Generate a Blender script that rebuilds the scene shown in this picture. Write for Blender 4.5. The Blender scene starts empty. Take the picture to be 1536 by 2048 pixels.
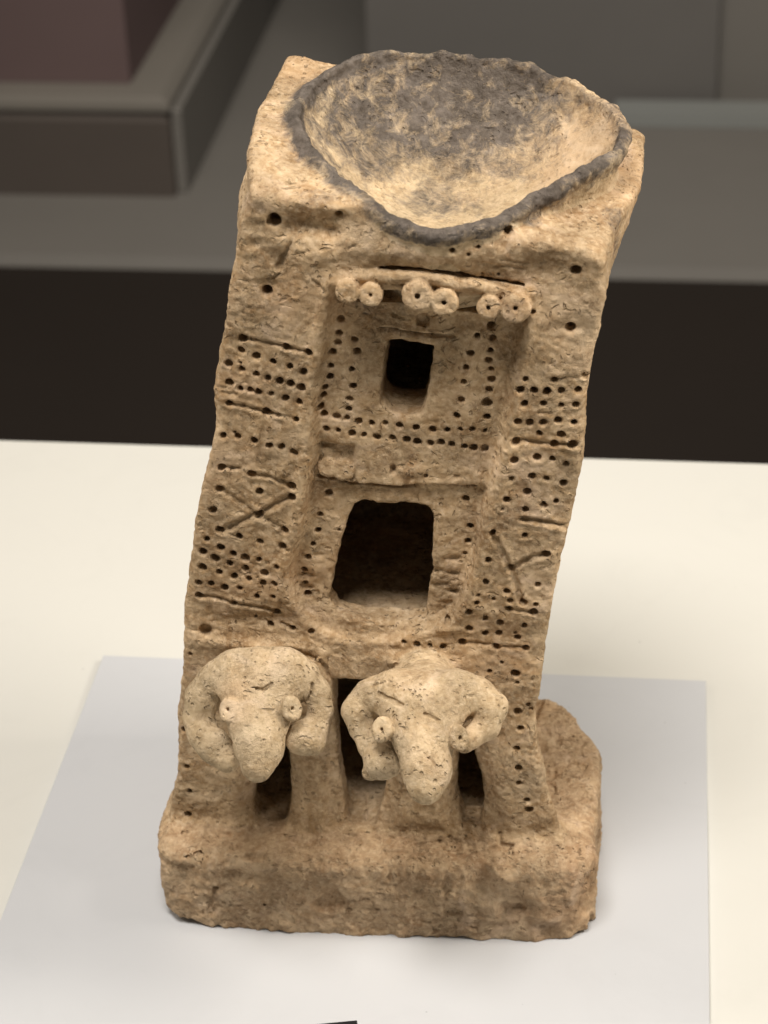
import bpy, math, random
import numpy as np
from mathutils import Matrix, Vector

# ------------------------------------------------------------------ camera, world, lights, exposure
scene = bpy.context.scene
F = 4400.0                                           # focal length in photograph pixels (1536 x 2048)
CX, CY = 768.0, 1024.0
ax = np.array([37450., 1273., -4400.]); ax /= np.linalg.norm(ax)        # world x seen by the camera (right, down, forward)
ay = np.array([609., -2723., 4400.]); ay -= ax * (ax @ ay); ay /= np.linalg.norm(ay)
az = np.cross(ay, ax)
if az[1] > 0: az = -az
R = np.stack([ax, ay, az])                           # world = R @ camera direction

def ray(px, py):
    return R @ np.array([(px - CX) / F, (py - CY) / F, 1.0])

CAM = -ray(745, 1868) * 1.1                          # front foot of the base is the origin
def onplane(px, py, n, k):
    r = ray(px, py); t = (k - CAM[n]) / r[n]
    return CAM + r * t

cam_d = bpy.data.cameras.new('camera'); cam = bpy.data.objects.new('camera', cam_d)
scene.collection.objects.link(cam); scene.camera = cam
cam_d.sensor_fit = 'VERTICAL'; cam_d.sensor_height = 36.0; cam_d.sensor_width = 27.0
cam_d.lens = F / 2048 * 36.0
cam_d.clip_start = 0.01; cam_d.clip_end = 100
right = R @ np.array([1, 0, 0]); up = R @ np.array([0, -1, 0]); back = R @ np.array([0, 0, -1])
M = Matrix(((right[0], up[0], back[0], CAM[0]), (right[1], up[1], back[1], CAM[1]), (right[2], up[2], back[2], CAM[2]), (0, 0, 0, 1)))
cam.matrix_world = M
cam_d.dof.use_dof = True; cam_d.dof.focus_distance = 0.99; cam_d.dof.aperture_fstop = 13.0

scene.view_settings.view_transform = 'Standard'; scene.view_settings.look = 'None'
scene.view_settings.exposure = 0.0; scene.view_settings.gamma = 1.0
scene.view_settings.use_curve_mapping = False

scene.cycles.diffuse_bounces = 3
world = bpy.data.worlds.new('World'); scene.world = world; world.use_nodes = True
bgn = world.node_tree.nodes['Background']
bgn.inputs[0].default_value = (1.0, 0.93, 0.82, 1); bgn.inputs[1].default_value = 0.10

def area(name, loc, target, sx, sy, power, col, spread=math.pi):
    l = bpy.data.lights.new(name, 'AREA'); l.shape = 'RECTANGLE'; l.size = sx; l.size_y = sy
    l.energy = power; l.color = col; l.spread = spread
    o = bpy.data.objects.new(name, l); scene.collection.objects.link(o)
    o.location = loc
    o.rotation_euler = (Vector(target) - Vector(loc)).to_track_quat('-Z', 'Y').to_euler()
    return o
area('case_light_top', (-0.10, -0.48, 1.95), (0.0, 0.05, 0.10), 0.70, 0.48, 18.5, (1.0, 0.95, 0.89), math.radians(130))
area('case_light_right', (0.85, -0.02, 0.95), (0.05, 0.08, 0.2), 0.35, 0.35, 3.6, (1.0, 0.92, 0.81), math.radians(100))
area('case_light_left', (-0.85, -0.05, 0.95), (0.0, 0.08, 0.2), 0.3, 0.3, 1.4, (1.0, 0.91, 0.80), math.radians(100))
area('backdrop_fill', (0.0, 1.0, 2.0), (0.0, 3.6, -0.6), 2.2, 0.8, 52.0, (1.0, 0.92, 0.82), math.radians(140))  # added fill lamp, no source in view; brightens the background only

# ------------------------------------------------------------------ helpers
coll = scene.collection
def tag(o, label=None, cat=None, group=None, kind=None):
    if label: o['label'] = label
    if cat: o['category'] = cat
    if group: o['group'] = group
    if kind: o['kind'] = kind
    return o

def mesh_obj(name, verts, faces, mat, parent=None, smooth=False):
    me = bpy.data.meshes.new(name)
    me.from_pydata([tuple(v) for v in verts], [], faces); me.update()
    if smooth: me.polygons.foreach_set('use_smooth', [True] * len(me.polygons))
    o = bpy.data.objects.new(name, me); coll.objects.link(o)
    if mat: me.materials.append(mat)
    if parent: o.parent = parent
    return o

def prism(poly, z0, z1, bev=0.0):
    """vertical prism with a bevelled top edge"""
    n = len(poly); poly = [np.array(p, float) for p in poly]
    c = sum(poly) / n
    rings = [(poly, z0), (poly, z1 - bev)]
    if bev: rings.append(([c + (p - c) * (1 - bev / np.linalg.norm(p - c)) for p in poly], z1))
    v = [(p[0], p[1], z) for ps, z in rings for p in ps]
    f = [tuple(range(n - 1, -1, -1))]
    for k in range(len(rings) - 1):
        for i in range(n):
            j = (i + 1) % n
            f.append((k * n + i, k * n + j, (k + 1) * n + j, (k + 1) * n + i))
    f.append(tuple(range((len(rings) - 1) * n, len(rings) * n)))
    return v, f

def box_obj(name, x0, x1, y0, y1, z0, z1, mat, bev=0.004, parent=None):
    return mesh_obj(name, *prism([(x0, y0), (x1, y0), (x1, y1), (x0, y1)], z0, z1, bev), mat, parent)

class NT:
    def __init__(s, name):
        s.m = bpy.data.materials.new(name); s.m.use_nodes = True
        s.t = s.m.node_tree; s.b = s.t.nodes['Principled BSDF']
    def n(s, typ, **kw):
        o = s.t.nodes.new(typ)
        for k, v in kw.items(): setattr(o, k, v)
        return o
    def l(s, a, b): s.t.links.new(a, b)
    def val(s, sock, v):
        if hasattr(v, 'is_linked') or hasattr(v, 'links'): s.l(v, sock)
        else: sock.default_value = v
    def math(s, op, a, b=0.0, c=0.0):
        o = s.n('ShaderNodeMath', operation=op)
        s.val(o.inputs[0], a); s.val(o.inputs[1], b)
        if op in ('MULTIPLY_ADD', 'SMOOTH_MIN', 'SMOOTH_MAX', 'COMPARE'): s.val(o.inputs[2], c)
        return o.outputs[0]
    def noise(s, vec, scale, detail=3, rough=0.5, dist=0.0):
        o = s.n('ShaderNodeTexNoise'); s.l(vec, o.inputs['Vector'])
        o.inputs['Scale'].default_value = scale; o.inputs['Detail'].default_value = detail
        o.inputs['Roughness'].default_value = rough; o.inputs['Distortion'].default_value = dist
        return o.outputs['Fac']
    def ramp(s, fac, stops, interp='LINEAR'):
        o = s.n('ShaderNodeValToRGB'); s.l(fac, o.inputs[0]); cr = o.color_ramp; cr.interpolation = interp
        while len(cr.elements) < len(stops): cr.elements.new(0.5)
        for e, (p, c) in zip(cr.elements, stops):
            e.position = p; e.color = (c, c, c, 1) if isinstance(c, (int, float)) else (*c, 1)
        return o.outputs[0]
    def mix(s, fac, a, b, mode='MIX'):
        o = s.n('ShaderNodeMix', data_type='RGBA', blend_type=mode)
        s.val(o.inputs[0], fac)
        for sock, v in ((o.inputs[6], a), (o.inputs[7], b)):
            if isinstance(v, tuple): sock.default_value = (*v, 1) if len(v) == 3 else v
            else: s.l(v, sock)
        return o.outputs[2]

def simple_mat(name, col, rough=0.6, var=0.1, scale=8.0, bump=0.0, spec=0.3, specks=0):
    k = NT(name); g = k.n('ShaderNodeNewGeometry').outputs['Position']
    f = k.noise(g, scale, 5, 0.6)
    c = k.mix(f, tuple(x * (1 - var) for x in col), tuple(min(1, x * (1 + var)) for x in col))
    if specks:                                       # dust and scuffs
        v = k.n('ShaderNodeTexVoronoi'); k.l(g, v.inputs['Vector']); v.inputs['Scale'].default_value = specks
        sp = k.n('ShaderNodeSeparateColor'); k.l(v.outputs['Color'], sp.inputs[0])
        dot = k.math('MULTIPLY', k.ramp(v.outputs['Distance'], [(0.03, 1.0), (0.06, 0.0)]), k.math('GREATER_THAN', sp.outputs[0], 0.90))
        c = k.mix(k.math('MULTIPLY', dot, 0.5), c, tuple(x * 0.45 for x in col))
        c = k.mix(k.ramp(k.noise(g, 14, 8, 0.75, 1.5), [(0.5, 0.0), (0.75, 0.10)]), c, tuple(x * 0.7 for x in col))
    k.l(c, k.b.inputs['Base Color']); k.b.inputs['Roughness'].default_value = rough
    k.b.inputs['Specular IOR Level'].default_value = spec
    if bump:
        bn = k.n('ShaderNodeBump'); bn.inputs['Strength'].default_value = bump; bn.inputs['Distance'].default_value = 0.001
        k.l(k.noise(g, 900, 2), bn.inputs['Height']); k.l(bn.outputs[0], k.b.inputs['Normal'])
    return k.m

def clay(name, dark, mid, light, soot_col=(0.058, 0.050, 0.045), pits=1.0, shade_residue=(0.20, 0.125, 0.06)):
    """chaff-tempered fired clay: cloudy colour, straw impressions, pinholes, soot from the vertex attribute"""
    k = NT(name); g = k.n('ShaderNodeNewGeometry').outputs['Position']
    big = k.noise(g, 26, 4, 0.6, 0.6)
    fine = k.noise(g, 420, 4, 0.62)
    mott = k.noise(g, 120, 5, 0.65, 0.4)
    c = k.ramp(big, [(0.30, dark), (0.50, mid), (0.70, light)])
    c = k.mix(k.ramp(mott, [(0.38, 0.0), (0.66, 1.0)]), k.mix(0.55, c, dark), k.mix(0.45, c, light))
    c = k.mix(k.ramp(fine, [(0.46, 0.0), (0.70, 0.75)]), c, light)
    c = k.mix(k.ramp(k.noise(g, 300, 5, 0.7, 0.6), [(0.32, 0.65), (0.46, 0.0)]), c, tuple(q * 0.62 for q in dark))
    pink = k.noise(g, 17, 3, 0.5)
    c = k.mix(k.ramp(pink, [(0.52, 0.0), (0.72, 0.40)]), c, (mid[0] * 1.05, mid[1] * 0.90, mid[2] * 0.86))
    c = k.mix(k.ramp(k.noise(g, 34, 6, 0.65, 1.2), [(0.56, 0.0), (0.70, 0.55)]), c, (light[0] * 1.05, light[1] * 1.04, light[2] * 1.12))
    c = k.mix(k.ramp(k.noise(g, 21, 4, 0.6, 0.8), [(0.58, 0.0), (0.74, 0.5)]), c, (dark[0] * 0.8, dark[1] * 0.86, dark[2] * 0.9))
    # straw impressions: stretched voronoi cells, five directions
    height = None
    wob = k.n('ShaderNodeVectorMath', operation='ADD')
    nz = k.n('ShaderNodeTexNoise'); k.l(g, nz.inputs['Vector']); nz.inputs['Scale'].default_value = 190; nz.inputs['Detail'].default_value = 2
    sc = k.n('ShaderNodeVectorMath', operation='SCALE'); k.l(nz.outputs['Color'], sc.inputs[0]); sc.inputs['Scale'].default_value = 0.004
    k.l(g, wob.inputs[0]); k.l(sc.outputs[0], wob.inputs[1])
    rng = random.Random(5)
    for i in range(4):
        mp = k.n('ShaderNodeMapping'); mp.vector_type = 'TEXTURE'
        k.l(wob.outputs[0], mp.inputs['Vector'])
        mp.inputs['Rotation'].default_value = (rng.uniform(-.5, .5), math.pi * i / 4 + rng.uniform(-.25, .25), rng.uniform(-.5, .5))
        mp.inputs['Scale'].default_value = (3.6, 1.0, 1.0)
        v = k.n('ShaderNodeTexVoronoi'); v.feature = 'F1'; k.l(mp.outputs[0], v.inputs['Vector'])
        v.inputs['Scale'].default_value = 250 + 110 * (i % 3)
        gate = k.n('ShaderNodeSeparateColor'); k.l(v.outputs['Color'], gate.inputs[0])
        on = k.math('GREATER_THAN', gate.outputs[0], 0.66)
        dd = k.ramp(v.outputs['Distance'], [(0.10, 1.0), (0.26, 0.0)])
        h = k.math('MULTIPLY', dd, on)
        height = h if height is None else k.math('MAXIMUM', height, h)
    vp = k.n('ShaderNodeTexVoronoi'); k.l(g, vp.inputs['Vector']); vp.inputs['Scale'].default_value = 330
    gp = k.n('ShaderNodeSeparateColor'); k.l(vp.outputs['Color'], gp.inputs[0])
    pin = k.math('MULTIPLY', k.ramp(vp.outputs['Distance'], [(0.16, 1.0), (0.34, 0.0)]), k.math('GREATER_THAN', gp.outputs[1], 0.80))
    patch = k.ramp(k.noise(g, 45, 3), [(0.38, 0.12), (0.62, 1.0)])
    imp = k.math('MULTIPLY', k.math('MAXIMUM', height, pin), patch)
    c = k.mix(k.math('MULTIPLY', imp, 0.26), c, shade_residue)  # impressions tinted darker: painted shade together with plant residue
    # soot
    at = k.n('ShaderNodeAttribute'); at.attribute_name = 'soot'
    s0 = k.math('ADD', at.outputs['Fac'], k.math('MULTIPLY', k.math('SUBTRACT', k.noise(g, 110, 8, 0.78, 0.5), 0.5), 2.2))
    s1 = k.math('MULTIPLY', k.ramp(s0, [(0.26, 0.0), (0.86, 1.0)]), k.ramp(at.outputs['Fac'], [(0.02, 0.0), (0.2, 1.0)]))
    sc2 = k.mix(k.ramp(k.noise(g, 240, 5, 0.7), [(0.35, 0.0), (0.68, 1.0)]), soot_col, tuple(x * 2.5 for x in soot_col))
    c = k.mix(k.math('MULTIPLY', s1, 0.94), c, sc2)
    k.l(c, k.b.inputs['Base Color'])
    k.b.inputs['Roughness'].default_value = 0.92; k.b.inputs['Specular IOR Level'].default_value = 0.15
    grit = k.math('MULTIPLY', k.noise(g, 640, 6, 0.74), 1.2)
    worn = k.ramp(k.noise(g, 38, 3, 0.5), [(0.38, 0.22), (0.62, 1.0)])
    hsum = k.math('MULTIPLY', k.math('ADD', grit, k.math('MULTIPLY', k.noise(g, 230, 3, 0.6), 0.6)), worn)
    hsum = k.math('ADD', hsum, k.math('MULTIPLY', imp, -0.9 * pits))
    bn = k.n('ShaderNodeBump'); bn.inputs['Strength'].default_value = 1.0; bn.inputs['Distance'].default_value = 0.0016
    k.l(hsum, bn.inputs['Height']); k.l(bn.outputs[0], k.b.inputs['Normal'])
    return k.m

CLAY = clay('buff_clay', (0.30, 0.182, 0.09), (0.48, 0.33, 0.175), (0.67, 0.51, 0.335))
CLAY_BASE = clay('brown_clay', (0.31, 0.192, 0.105), (0.46, 0.315, 0.176), (0.63, 0.475, 0.31))
CLAY_RAM = clay('pale_clay', (0.37, 0.26, 0.145), (0.52, 0.385, 0.228), (0.69, 0.545, 0.365))
CLAY_BOWL = clay('bowl_clay', (0.42, 0.30, 0.175), (0.57, 0.425, 0.255), (0.70, 0.55, 0.36), pits=0.7)

# ------------------------------------------------------------------ the setting: table and what shows behind it
TABLE = simple_mat('white_laminate', (0.605, 0.595, 0.55), 0.55, 0.02, 3.0, 0.05, specks=70)
ty = onplane(0, 880, 2, -0.005)[1]
tbl = box_obj('display_table', -1.1, 1.1, -0.9, ty, -0.045, -0.005, TABLE, 0.0015)
tag(tbl, kind='structure')

ACR = simple_mat('grey_acrylic', (0.515, 0.523, 0.537), 0.4, 0.02, 6.0, 0.0, 0.5, specks=90)
plate = box_obj('acrylic_sheet', -0.1902, 0.1667, -0.17, 0.228, -0.0046, 0.0, ACR, 0.0006)
tag(plate, 'pale grey frosted acrylic sheet lying on the white table under the clay tower', 'sheet')

DARKCARD = simple_mat('black_card', (0.012, 0.012, 0.013), 0.5, 0.1, 50)
a = onplane(714, 2040, 2, 0.004)[:2]; b = onplane(625, 2048.5, 2, 0.004)[:2]
e1 = (b - a) / np.linalg.norm(b - a); e2 = np.array([e1[1], -e1[0]])
if e2[1] > 0: e2 = -e2
card = mesh_obj('label_card', *prism([a, a + e2 * 0.05, a + e2 * 0.05 + e1 * 0.09, a + e1 * 0.09], 0.0004, 0.004, 0.0004), DARKCARD)
tag(card, 'black label card lying on the grey acrylic sheet before the clay tower', 'label card')

FLOOR = simple_mat('dark_carpet', (0.015, 0.0103, 0.0072), 0.9, 0.2, 1.5)
fl = mesh_obj('floor', [(-8, -3, -0.9), (8, -3, -0.9), (8, 9, -0.9), (-8, 9, -0.9)], [(0, 1, 2, 3)], FLOOR)
tag(fl, kind='structure')
ZF = -0.88
GREY = simple_mat('grey_platform', (0.17, 0.16, 0.145), 0.7, 0.12, 2.0)
DGREY = simple_mat('charcoal_board', (0.135, 0.128, 0.12), 0.7, 0.15, 2.0)
BROWN = simple_mat('dark_brown_board', (0.09, 0.075, 0.065), 0.6, 0.2, 2.0)
MAROON = simple_mat('maroon_cloth', (0.13, 0.09, 0.088), 0.8, 0.15, 2.0)
BEIGE = simple_mat('beige_board', (0.185, 0.17, 0.148), 0.7, 0.1, 2.0)
PALE = simple_mat('pale_edge', (0.24, 0.25, 0.24), 0.5, 0.1, 2.0)
y0 = onplane(768, 528, 2, ZF)[1]
tag(box_obj('low_platform', -4, 4, y0, 8, -0.9, ZF, GREY, 0.02), 'long low grey platform on the dark floor beyond the white table', 'platform')
y1 = onplane(200, 392, 2, ZF)[1]; xr1 = onplane(352, 392, 2, ZF)[0]; zt1 = onplane(200, 222, 1, y1)[2]
pl_ = box_obj('display_plinth', -3.5, xr1, y1, y1 + 1.2, ZF, zt1, BROWN, 0.02)
box_obj('lit_side_cover', xr1 + 0.001, xr1 + 0.02, y1 + 0.02, y1 + 1.2, ZF + 0.002, zt1 - 0.002, GREY, 0.004, pl_)  # added cover whose lighter grey makes the plinth's side look lit
tag(pl_, 'dark brown display plinth on the low platform, carrying a maroon box', 'plinth')
tag(box_obj('plinth_cover', -3.5, xr1 + 0.004, y1 - 0.004, y1 + 1.2, zt1 + 0.001, zt1 + 0.03, BEIGE, 0.015), 'beige cover slab on top of the dark brown display plinth', 'slab')
zc_ = zt1 + 0.031; y2 = onplane(130, 165, 2, zc_)[1]; x2 = onplane(262, 165, 2, zc_)[0]
tag(box_obj('maroon_box', -3.0, x2, y2, y2 + 0.5, zc_, zc_ + 0.7, MAROON, 0.01), 'tall maroon box standing on the beige cover slab of the plinth', 'box')
y3 = onplane(1000, 214, 2, ZF)[1]; xa, xb_ = onplane(738, 214, 2, ZF)[0], onplane(1430, 214, 2, ZF)[0]
tag(box_obj('charcoal_cabinet', xa, xb_, y3, y3 + 0.8, ZF, ZF + 0.9, DGREY, 0.01), 'charcoal cabinet standing on the low grey platform behind the bowl', 'cabinet')
tag(box_obj('pale_strip', onplane(1228, 240, 2, ZF)[0], 1.6, y3 - 0.10, y3 - 0.03, ZF + 0.001, ZF + 0.03, PALE, 0.004), 'pale strip along the foot of the charcoal cabinet', 'strip')
tag(box_obj('grey_cabinet', xb_ + 0.002, 2.4, y3 + 0.03, y3 + 0.8, ZF, ZF + 0.9, GREY, 0.01), 'lighter grey cabinet on the platform beside the charcoal cabinet', 'cabinet')
# ------------------------------------------------------------------ numpy noise
_rs = np.random.RandomState(11)
LAT = _rs.rand(64, 64, 64).astype(np.float32) * 2 - 1
def vnoise(x, y, z, wl, seed=0):
    """smooth value noise in -1..1 with wavelength wl"""
    o = 7.31 * seed
    x = x / wl + o + 100; y = y / wl + 2.7 * o + 100; z = z / wl + 1.9 * o + 100
    xi = np.floor(x).astype(np.int32); yi = np.floor(y).astype(np.int32); zi = np.floor(z).astype(np.int32)
    fx = x - xi; fy = y - yi; fz = z - zi
    fx = fx * fx * (3 - 2 * fx); fy = fy * fy * (3 - 2 * fy); fz = fz * fz * (3 - 2 * fz)
    x0 = xi & 63; x1 = (xi + 1) & 63; y0 = yi & 63; y1 = (yi + 1) & 63; z0 = zi & 63; z1 = (zi + 1) & 63
    a0 = LAT[x0, y0, z0] * (1 - fx) + LAT[x1, y0, z0] * fx
    a1 = LAT[x0, y1, z0] * (1 - fx) + LAT[x1, y1, z0] * fx
    b0 = LAT[x0, y0, z1] * (1 - fx) + LAT[x1, y0, z1] * fx
    b1 = LAT[x0, y1, z1] * (1 - fx) + LAT[x1, y1, z1] * fx
    a_ = a0 * (1 - fy) + a1 * fy; b_ = b0 * (1 - fy) + b1 * fy
    return a_ * (1 - fz) + b_ * fz

def sstep(a, b, x):
    t = np.clip((x - a) / (b - a), 0, 1); return t * t * (3 - 2 * t)
def smin(a, b, k):
    h = np.maximum(k - np.abs(a - b), 0) / k
    return np.minimum(a, b) - h * h * k * 0.25
def smax(a, b, k): return -smin(-a, -b, k)

# ------------------------------------------------------------------ the clay tower, measured in millimetres
YF = 22.0                                            # plane of the tower's front
def fp(px, py, y=YF):                                # photograph pixel -> point on the plane at depth y (mm)
    p = onplane(px, py, 1, y / 1000.0) * 1000.0
    return np.array([p[0], p[1], p[2]])
def fxz(px, py, y=YF):
    p = fp(px, py, y); return p[0], p[2]

# outline of the front face: x as a function of height
left_px = [(497, 395), (474, 455), (466, 520), (456, 575), (449, 640), (438, 700), (426, 780), (429, 850), (412, 930), (396, 1010), (384, 1070), (374, 1160), (370, 1250), (362, 1340), (354, 1450), (351, 1560), (338, 1640), (325, 1700)]
right_px = [(1207, 505), (1206, 600), (1187, 720), (1174, 830), (1166, 920), (1143, 1030), (1117, 1150), (1096, 1230), (1083, 1330), (1072, 1420), (1078, 1500), (1093, 1580), (1120, 1655), (1140, 1700)]
def table_of(pts):
    q = sorted((fxz(*p)[1], fxz(*p)[0]) for p in pts)
    return np.array([a_[0] for a_ in q]), np.array([a_[1] for a_ in q])
LZ, LX = table_of(left_px); RZ, RX = table_of(right_px)

# --- depth map of the front face (positive = set back), 0.5 mm grid
GX0, GZ0, GS = -130.0, 0.0, 0.5
gx = np.arange(-130, 140, GS); gz = np.arange(0, 430, GS)
GXX, GZZ = np.meshgrid(gx, gz, indexing='ij')
D = np.zeros_like(GXX)

def poly_sd(poly, X, Z):
    """signed distance to a polygon, negative inside"""
    P = np.array(poly, float); n = len(P)
    d2 = np.full(X.shape, 1e18); s = np.ones(X.shape)
    for i in range(n):
        a_ = P[i]; b_ = P[i - 1]
        ex, ez = b_ - a_
        wx = X - a_[0]; wz = Z - a_[1]
        t = np.clip((wx * ex + wz * ez) / (ex * ex + ez * ez + 1e-9), 0, 1)
        d2 = np.minimum(d2, (wx - ex * t) ** 2 + (wz - ez * t) ** 2)
        c1 = Z >= a_[1]; c2 = Z < b_[1]; c3 = ex * wz > ez * wx
        flip = (c1 & c2 & c3) | (~c1 & ~c2 & ~c3)
        s = np.where(flip, -s, s)
    return s * np.sqrt(d2)

def seg_groove(pts, depth, width, y=YF, lip=0.25):
    global D
    pts = [fxz(*p, y) for p in pts]
    xs = [p[0] for p in pts]; zs = [p[1] for p in pts]; m = width * 4
    i0 = max(0, int((min(xs) - m - GX0) / GS)); i1 = int((max(xs) + m - GX0) / GS) + 1
    j0 = max(0, int((min(zs) - m) / GS)); j1 = int((max(zs) + m) / GS) + 1
    X = GXX[i0:i1, j0:j1]; Z = GZZ[i0:i1, j0:j1]
    d = np.full(X.shape, 1e9)
    for (ax_, az_), (bx_, bz_) in zip(pts[:-1], pts[1:]):
        ex, ez = bx_ - ax_, bz_ - az_
        t = np.clip(((X - ax_) * ex + (Z - az_) * ez) / (ex * ex + ez * ez + 1e-9), 0, 1)
        d = np.minimum(d, np.hypot(X - ax_ - ex * t, Z - az_ - ez * t))
    width = width * 0.85
    D[i0:i1, j0:j1] += depth * np.exp(-(d / width) ** 2) - 0.9 * lip * depth * np.exp(-((d - 2.1 * width) / (0.8 * width)) ** 2)

def blob(px, py, rx, rz, depth, p=1.0, y=YF):
    """soft hollow (depth > 0) or swelling, radii in photograph pixels"""
    global D
    x, z = fxz(px, py, y)
    q = ((GXX - x) / (rx * 0.24)) ** 2 + ((GZZ - z) / (rz * 0.24)) ** 2
    D += depth * np.exp(-q ** p)

# slow unevenness of the hand-made wall
D += 1.3 * vnoise(GXX, 0 * GXX, GZZ, 34, 1) + 0.7 * vnoise(GXX, 0 * GXX, GZZ, 15, 2) + 0.35 * vnoise(GXX, 0 * GXX, GZZ, 7, 3)
# the niche
niche = [(668, 575), (1050, 600), (1048, 640), (1038, 690), (1025, 760), (1010, 850), (997, 930), (985, 970), (963, 1045), (955, 1100), (940, 1150), (925, 1205), (905, 1240), (865, 1262), (790, 1285), (700, 1288), (640, 1268), (602, 1232), (582, 1190), (574, 1150), (590, 1090), (605, 1050), (614, 980), (625, 900), (630, 800), (645, 700), (655, 640)]
sdn = poly_sd([fxz(*p) for p in niche], GXX, GZZ)
D += 6.3 * sstep(1.5, -3.5, sdn) * (0.30 + 0.70 * sstep(158, 188, GZZ + 0.25 * np.maximum(GXX, 0)))
inside = sstep(0.0, -2.0, sdn)
D -= 1.6 * np.exp(-((sdn - 3.0) / 2.6) ** 2) * sstep(165, 185, GZZ)      # soft ridge along the jambs
# lower storey of the niche is set back under a ledge
ledge = [(600, 952), (650, 953), (700, 962), (780, 969), (860, 971), (960, 970), (1010, 965), (1010, 1300), (560, 1300)]
sdl = poly_sd([fxz(*p, YF + 7) for p in ledge], GXX, GZZ)
D += 2.0 * sstep(0.5, -0.6, sdl) * inside * (0.35 + 0.65 * sstep(215, 245, GZZ))
D -= 0.5 * np.exp(-((sdl - 2.2) / 2.0) ** 2) * inside
# slot under the rolled lintel, holding the beam ends
slot = [(676, 575), (760, 574), (900, 585), (1052, 600), (1052, 618), (960, 622), (850, 606), (676, 596)]
sds = poly_sd([fxz(*p, YF + 7) for p in slot], GXX, GZZ)
D += 42.0 * sstep(0.4, -1.0, sds)
# scars of lost beam ends in the lower storey
scar = [(634, 884), (708, 890), (712, 958), (632, 952)]
sdc = poly_sd([fxz(*p, YF + 7) for p in scar], GXX, GZZ)
D += 2.4 * sstep(1.0, -1.5, sdc)
blob(650, 890, 26, 9, 2.0, 1.0, YF + 7); blob(706, 905, 8, 16, 1.6, 1.0, YF + 7); blob(630, 930, 7, 18, 2.5, 1.0, YF + 7)
blob(786, 938, 5, 9, 4.0, 2.0, YF + 7); blob(915, 950, 6, 6, 2.2, 1.0, YF + 7); blob(968, 945, 8, 20, 1.6, 1.0, YF + 7)
blob(820, 938, 26, 14, -1.4, 2.0, YF + 7); blob(940, 948, 24, 18, -1.4, 2.0, YF + 7)
# breaks beside the door
for q in ((908, 1113, 16, 8, 2.2), (876, 1138, 14, 5, 1.4), (908, 1143, 12, 5, 2.2), (880, 1166, 18, 5, 1.5), (906, 1180, 12, 5, 1.6), (892, 1202, 18, 4, 0.8),
          (612, 1150, 16, 7, 2.5), (612, 1175, 12, 6, 2.0), (640, 1110, 14, 6, 1.0)):
    blob(*q[:4], q[4], 1.5, YF + 8)
# hollows and swellings of the upper wall
blob(625, 455, 60, 26, 5.0); blob(665, 468, 13, 11, 3.5); blob(680, 432, 12, 8, 2.5); blob(560, 520, 26, 34, 2.4)
blob(880, 500, 190, 34, -5.0); blob(1085, 530, 60, 42, 3.2); blob(700, 555, 30, 14, -1.5); blob(540, 570, 26, 13, 2.2)
blob(512, 395, 20, 20, -2.0); blob(1190, 520, 22, 26, -1.5); blob(510, 485, 14, 10, 1.8)
blob(520, 1240, 80, 16, 1.8); blob(1140, 655, 30, 10, 1.5); blob(1020, 900, 30, 10, -1.0)
blob(890, 1258, 50, 9, -2.0); blob(1000, 1215, 60, 40, -1.0); blob(800, 1300, 60, 10, 1.0)
blob(936, 1590, 26, 60, 11.0, 2.0); blob(520, 1290, 100, 12, -3.5); blob(850, 1325, 70, 12, -4.0)
# lower part: pillars are set back between the outer legs
low = [(470, 1400), (1000, 1400), (1010, 1480), (990, 1560), (1000, 1640), (1010, 1720), (470, 1720), (480, 1640), (490, 1540)]
sdw = poly_sd([fxz(*p) for p in low], GXX, GZZ)
D += 6.0 * sstep(4, -6, sdw) * sstep(44, 70, GZZ)
pil = poly_sd([fxz(*p) for p in [(588, 1300), (655, 1300), (654, 1500), (662, 1660), (590, 1660)]], GXX, GZZ)
D -= 4.0 * sstep(2, -6, pil)
pil = poly_sd([fxz(*p) for p in [(775, 1300), (900, 1300), (895, 1560), (900, 1660), (775, 1660)]], GXX, GZZ)
D -= 4.5 * sstep(2, -8, pil)
# vertical scraping marks on the left jamb
scr = poly_sd([fxz(*p) for p in [(445, 815), (600, 850), (590, 960), (420, 945)]], GXX, GZZ)
D += 1.1 * sstep(2, -4, scr) * vnoise(GXX + (GZZ - 260) * -0.18, 0 * GXX, GZZ * 0.12, 2.6, 4)

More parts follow.
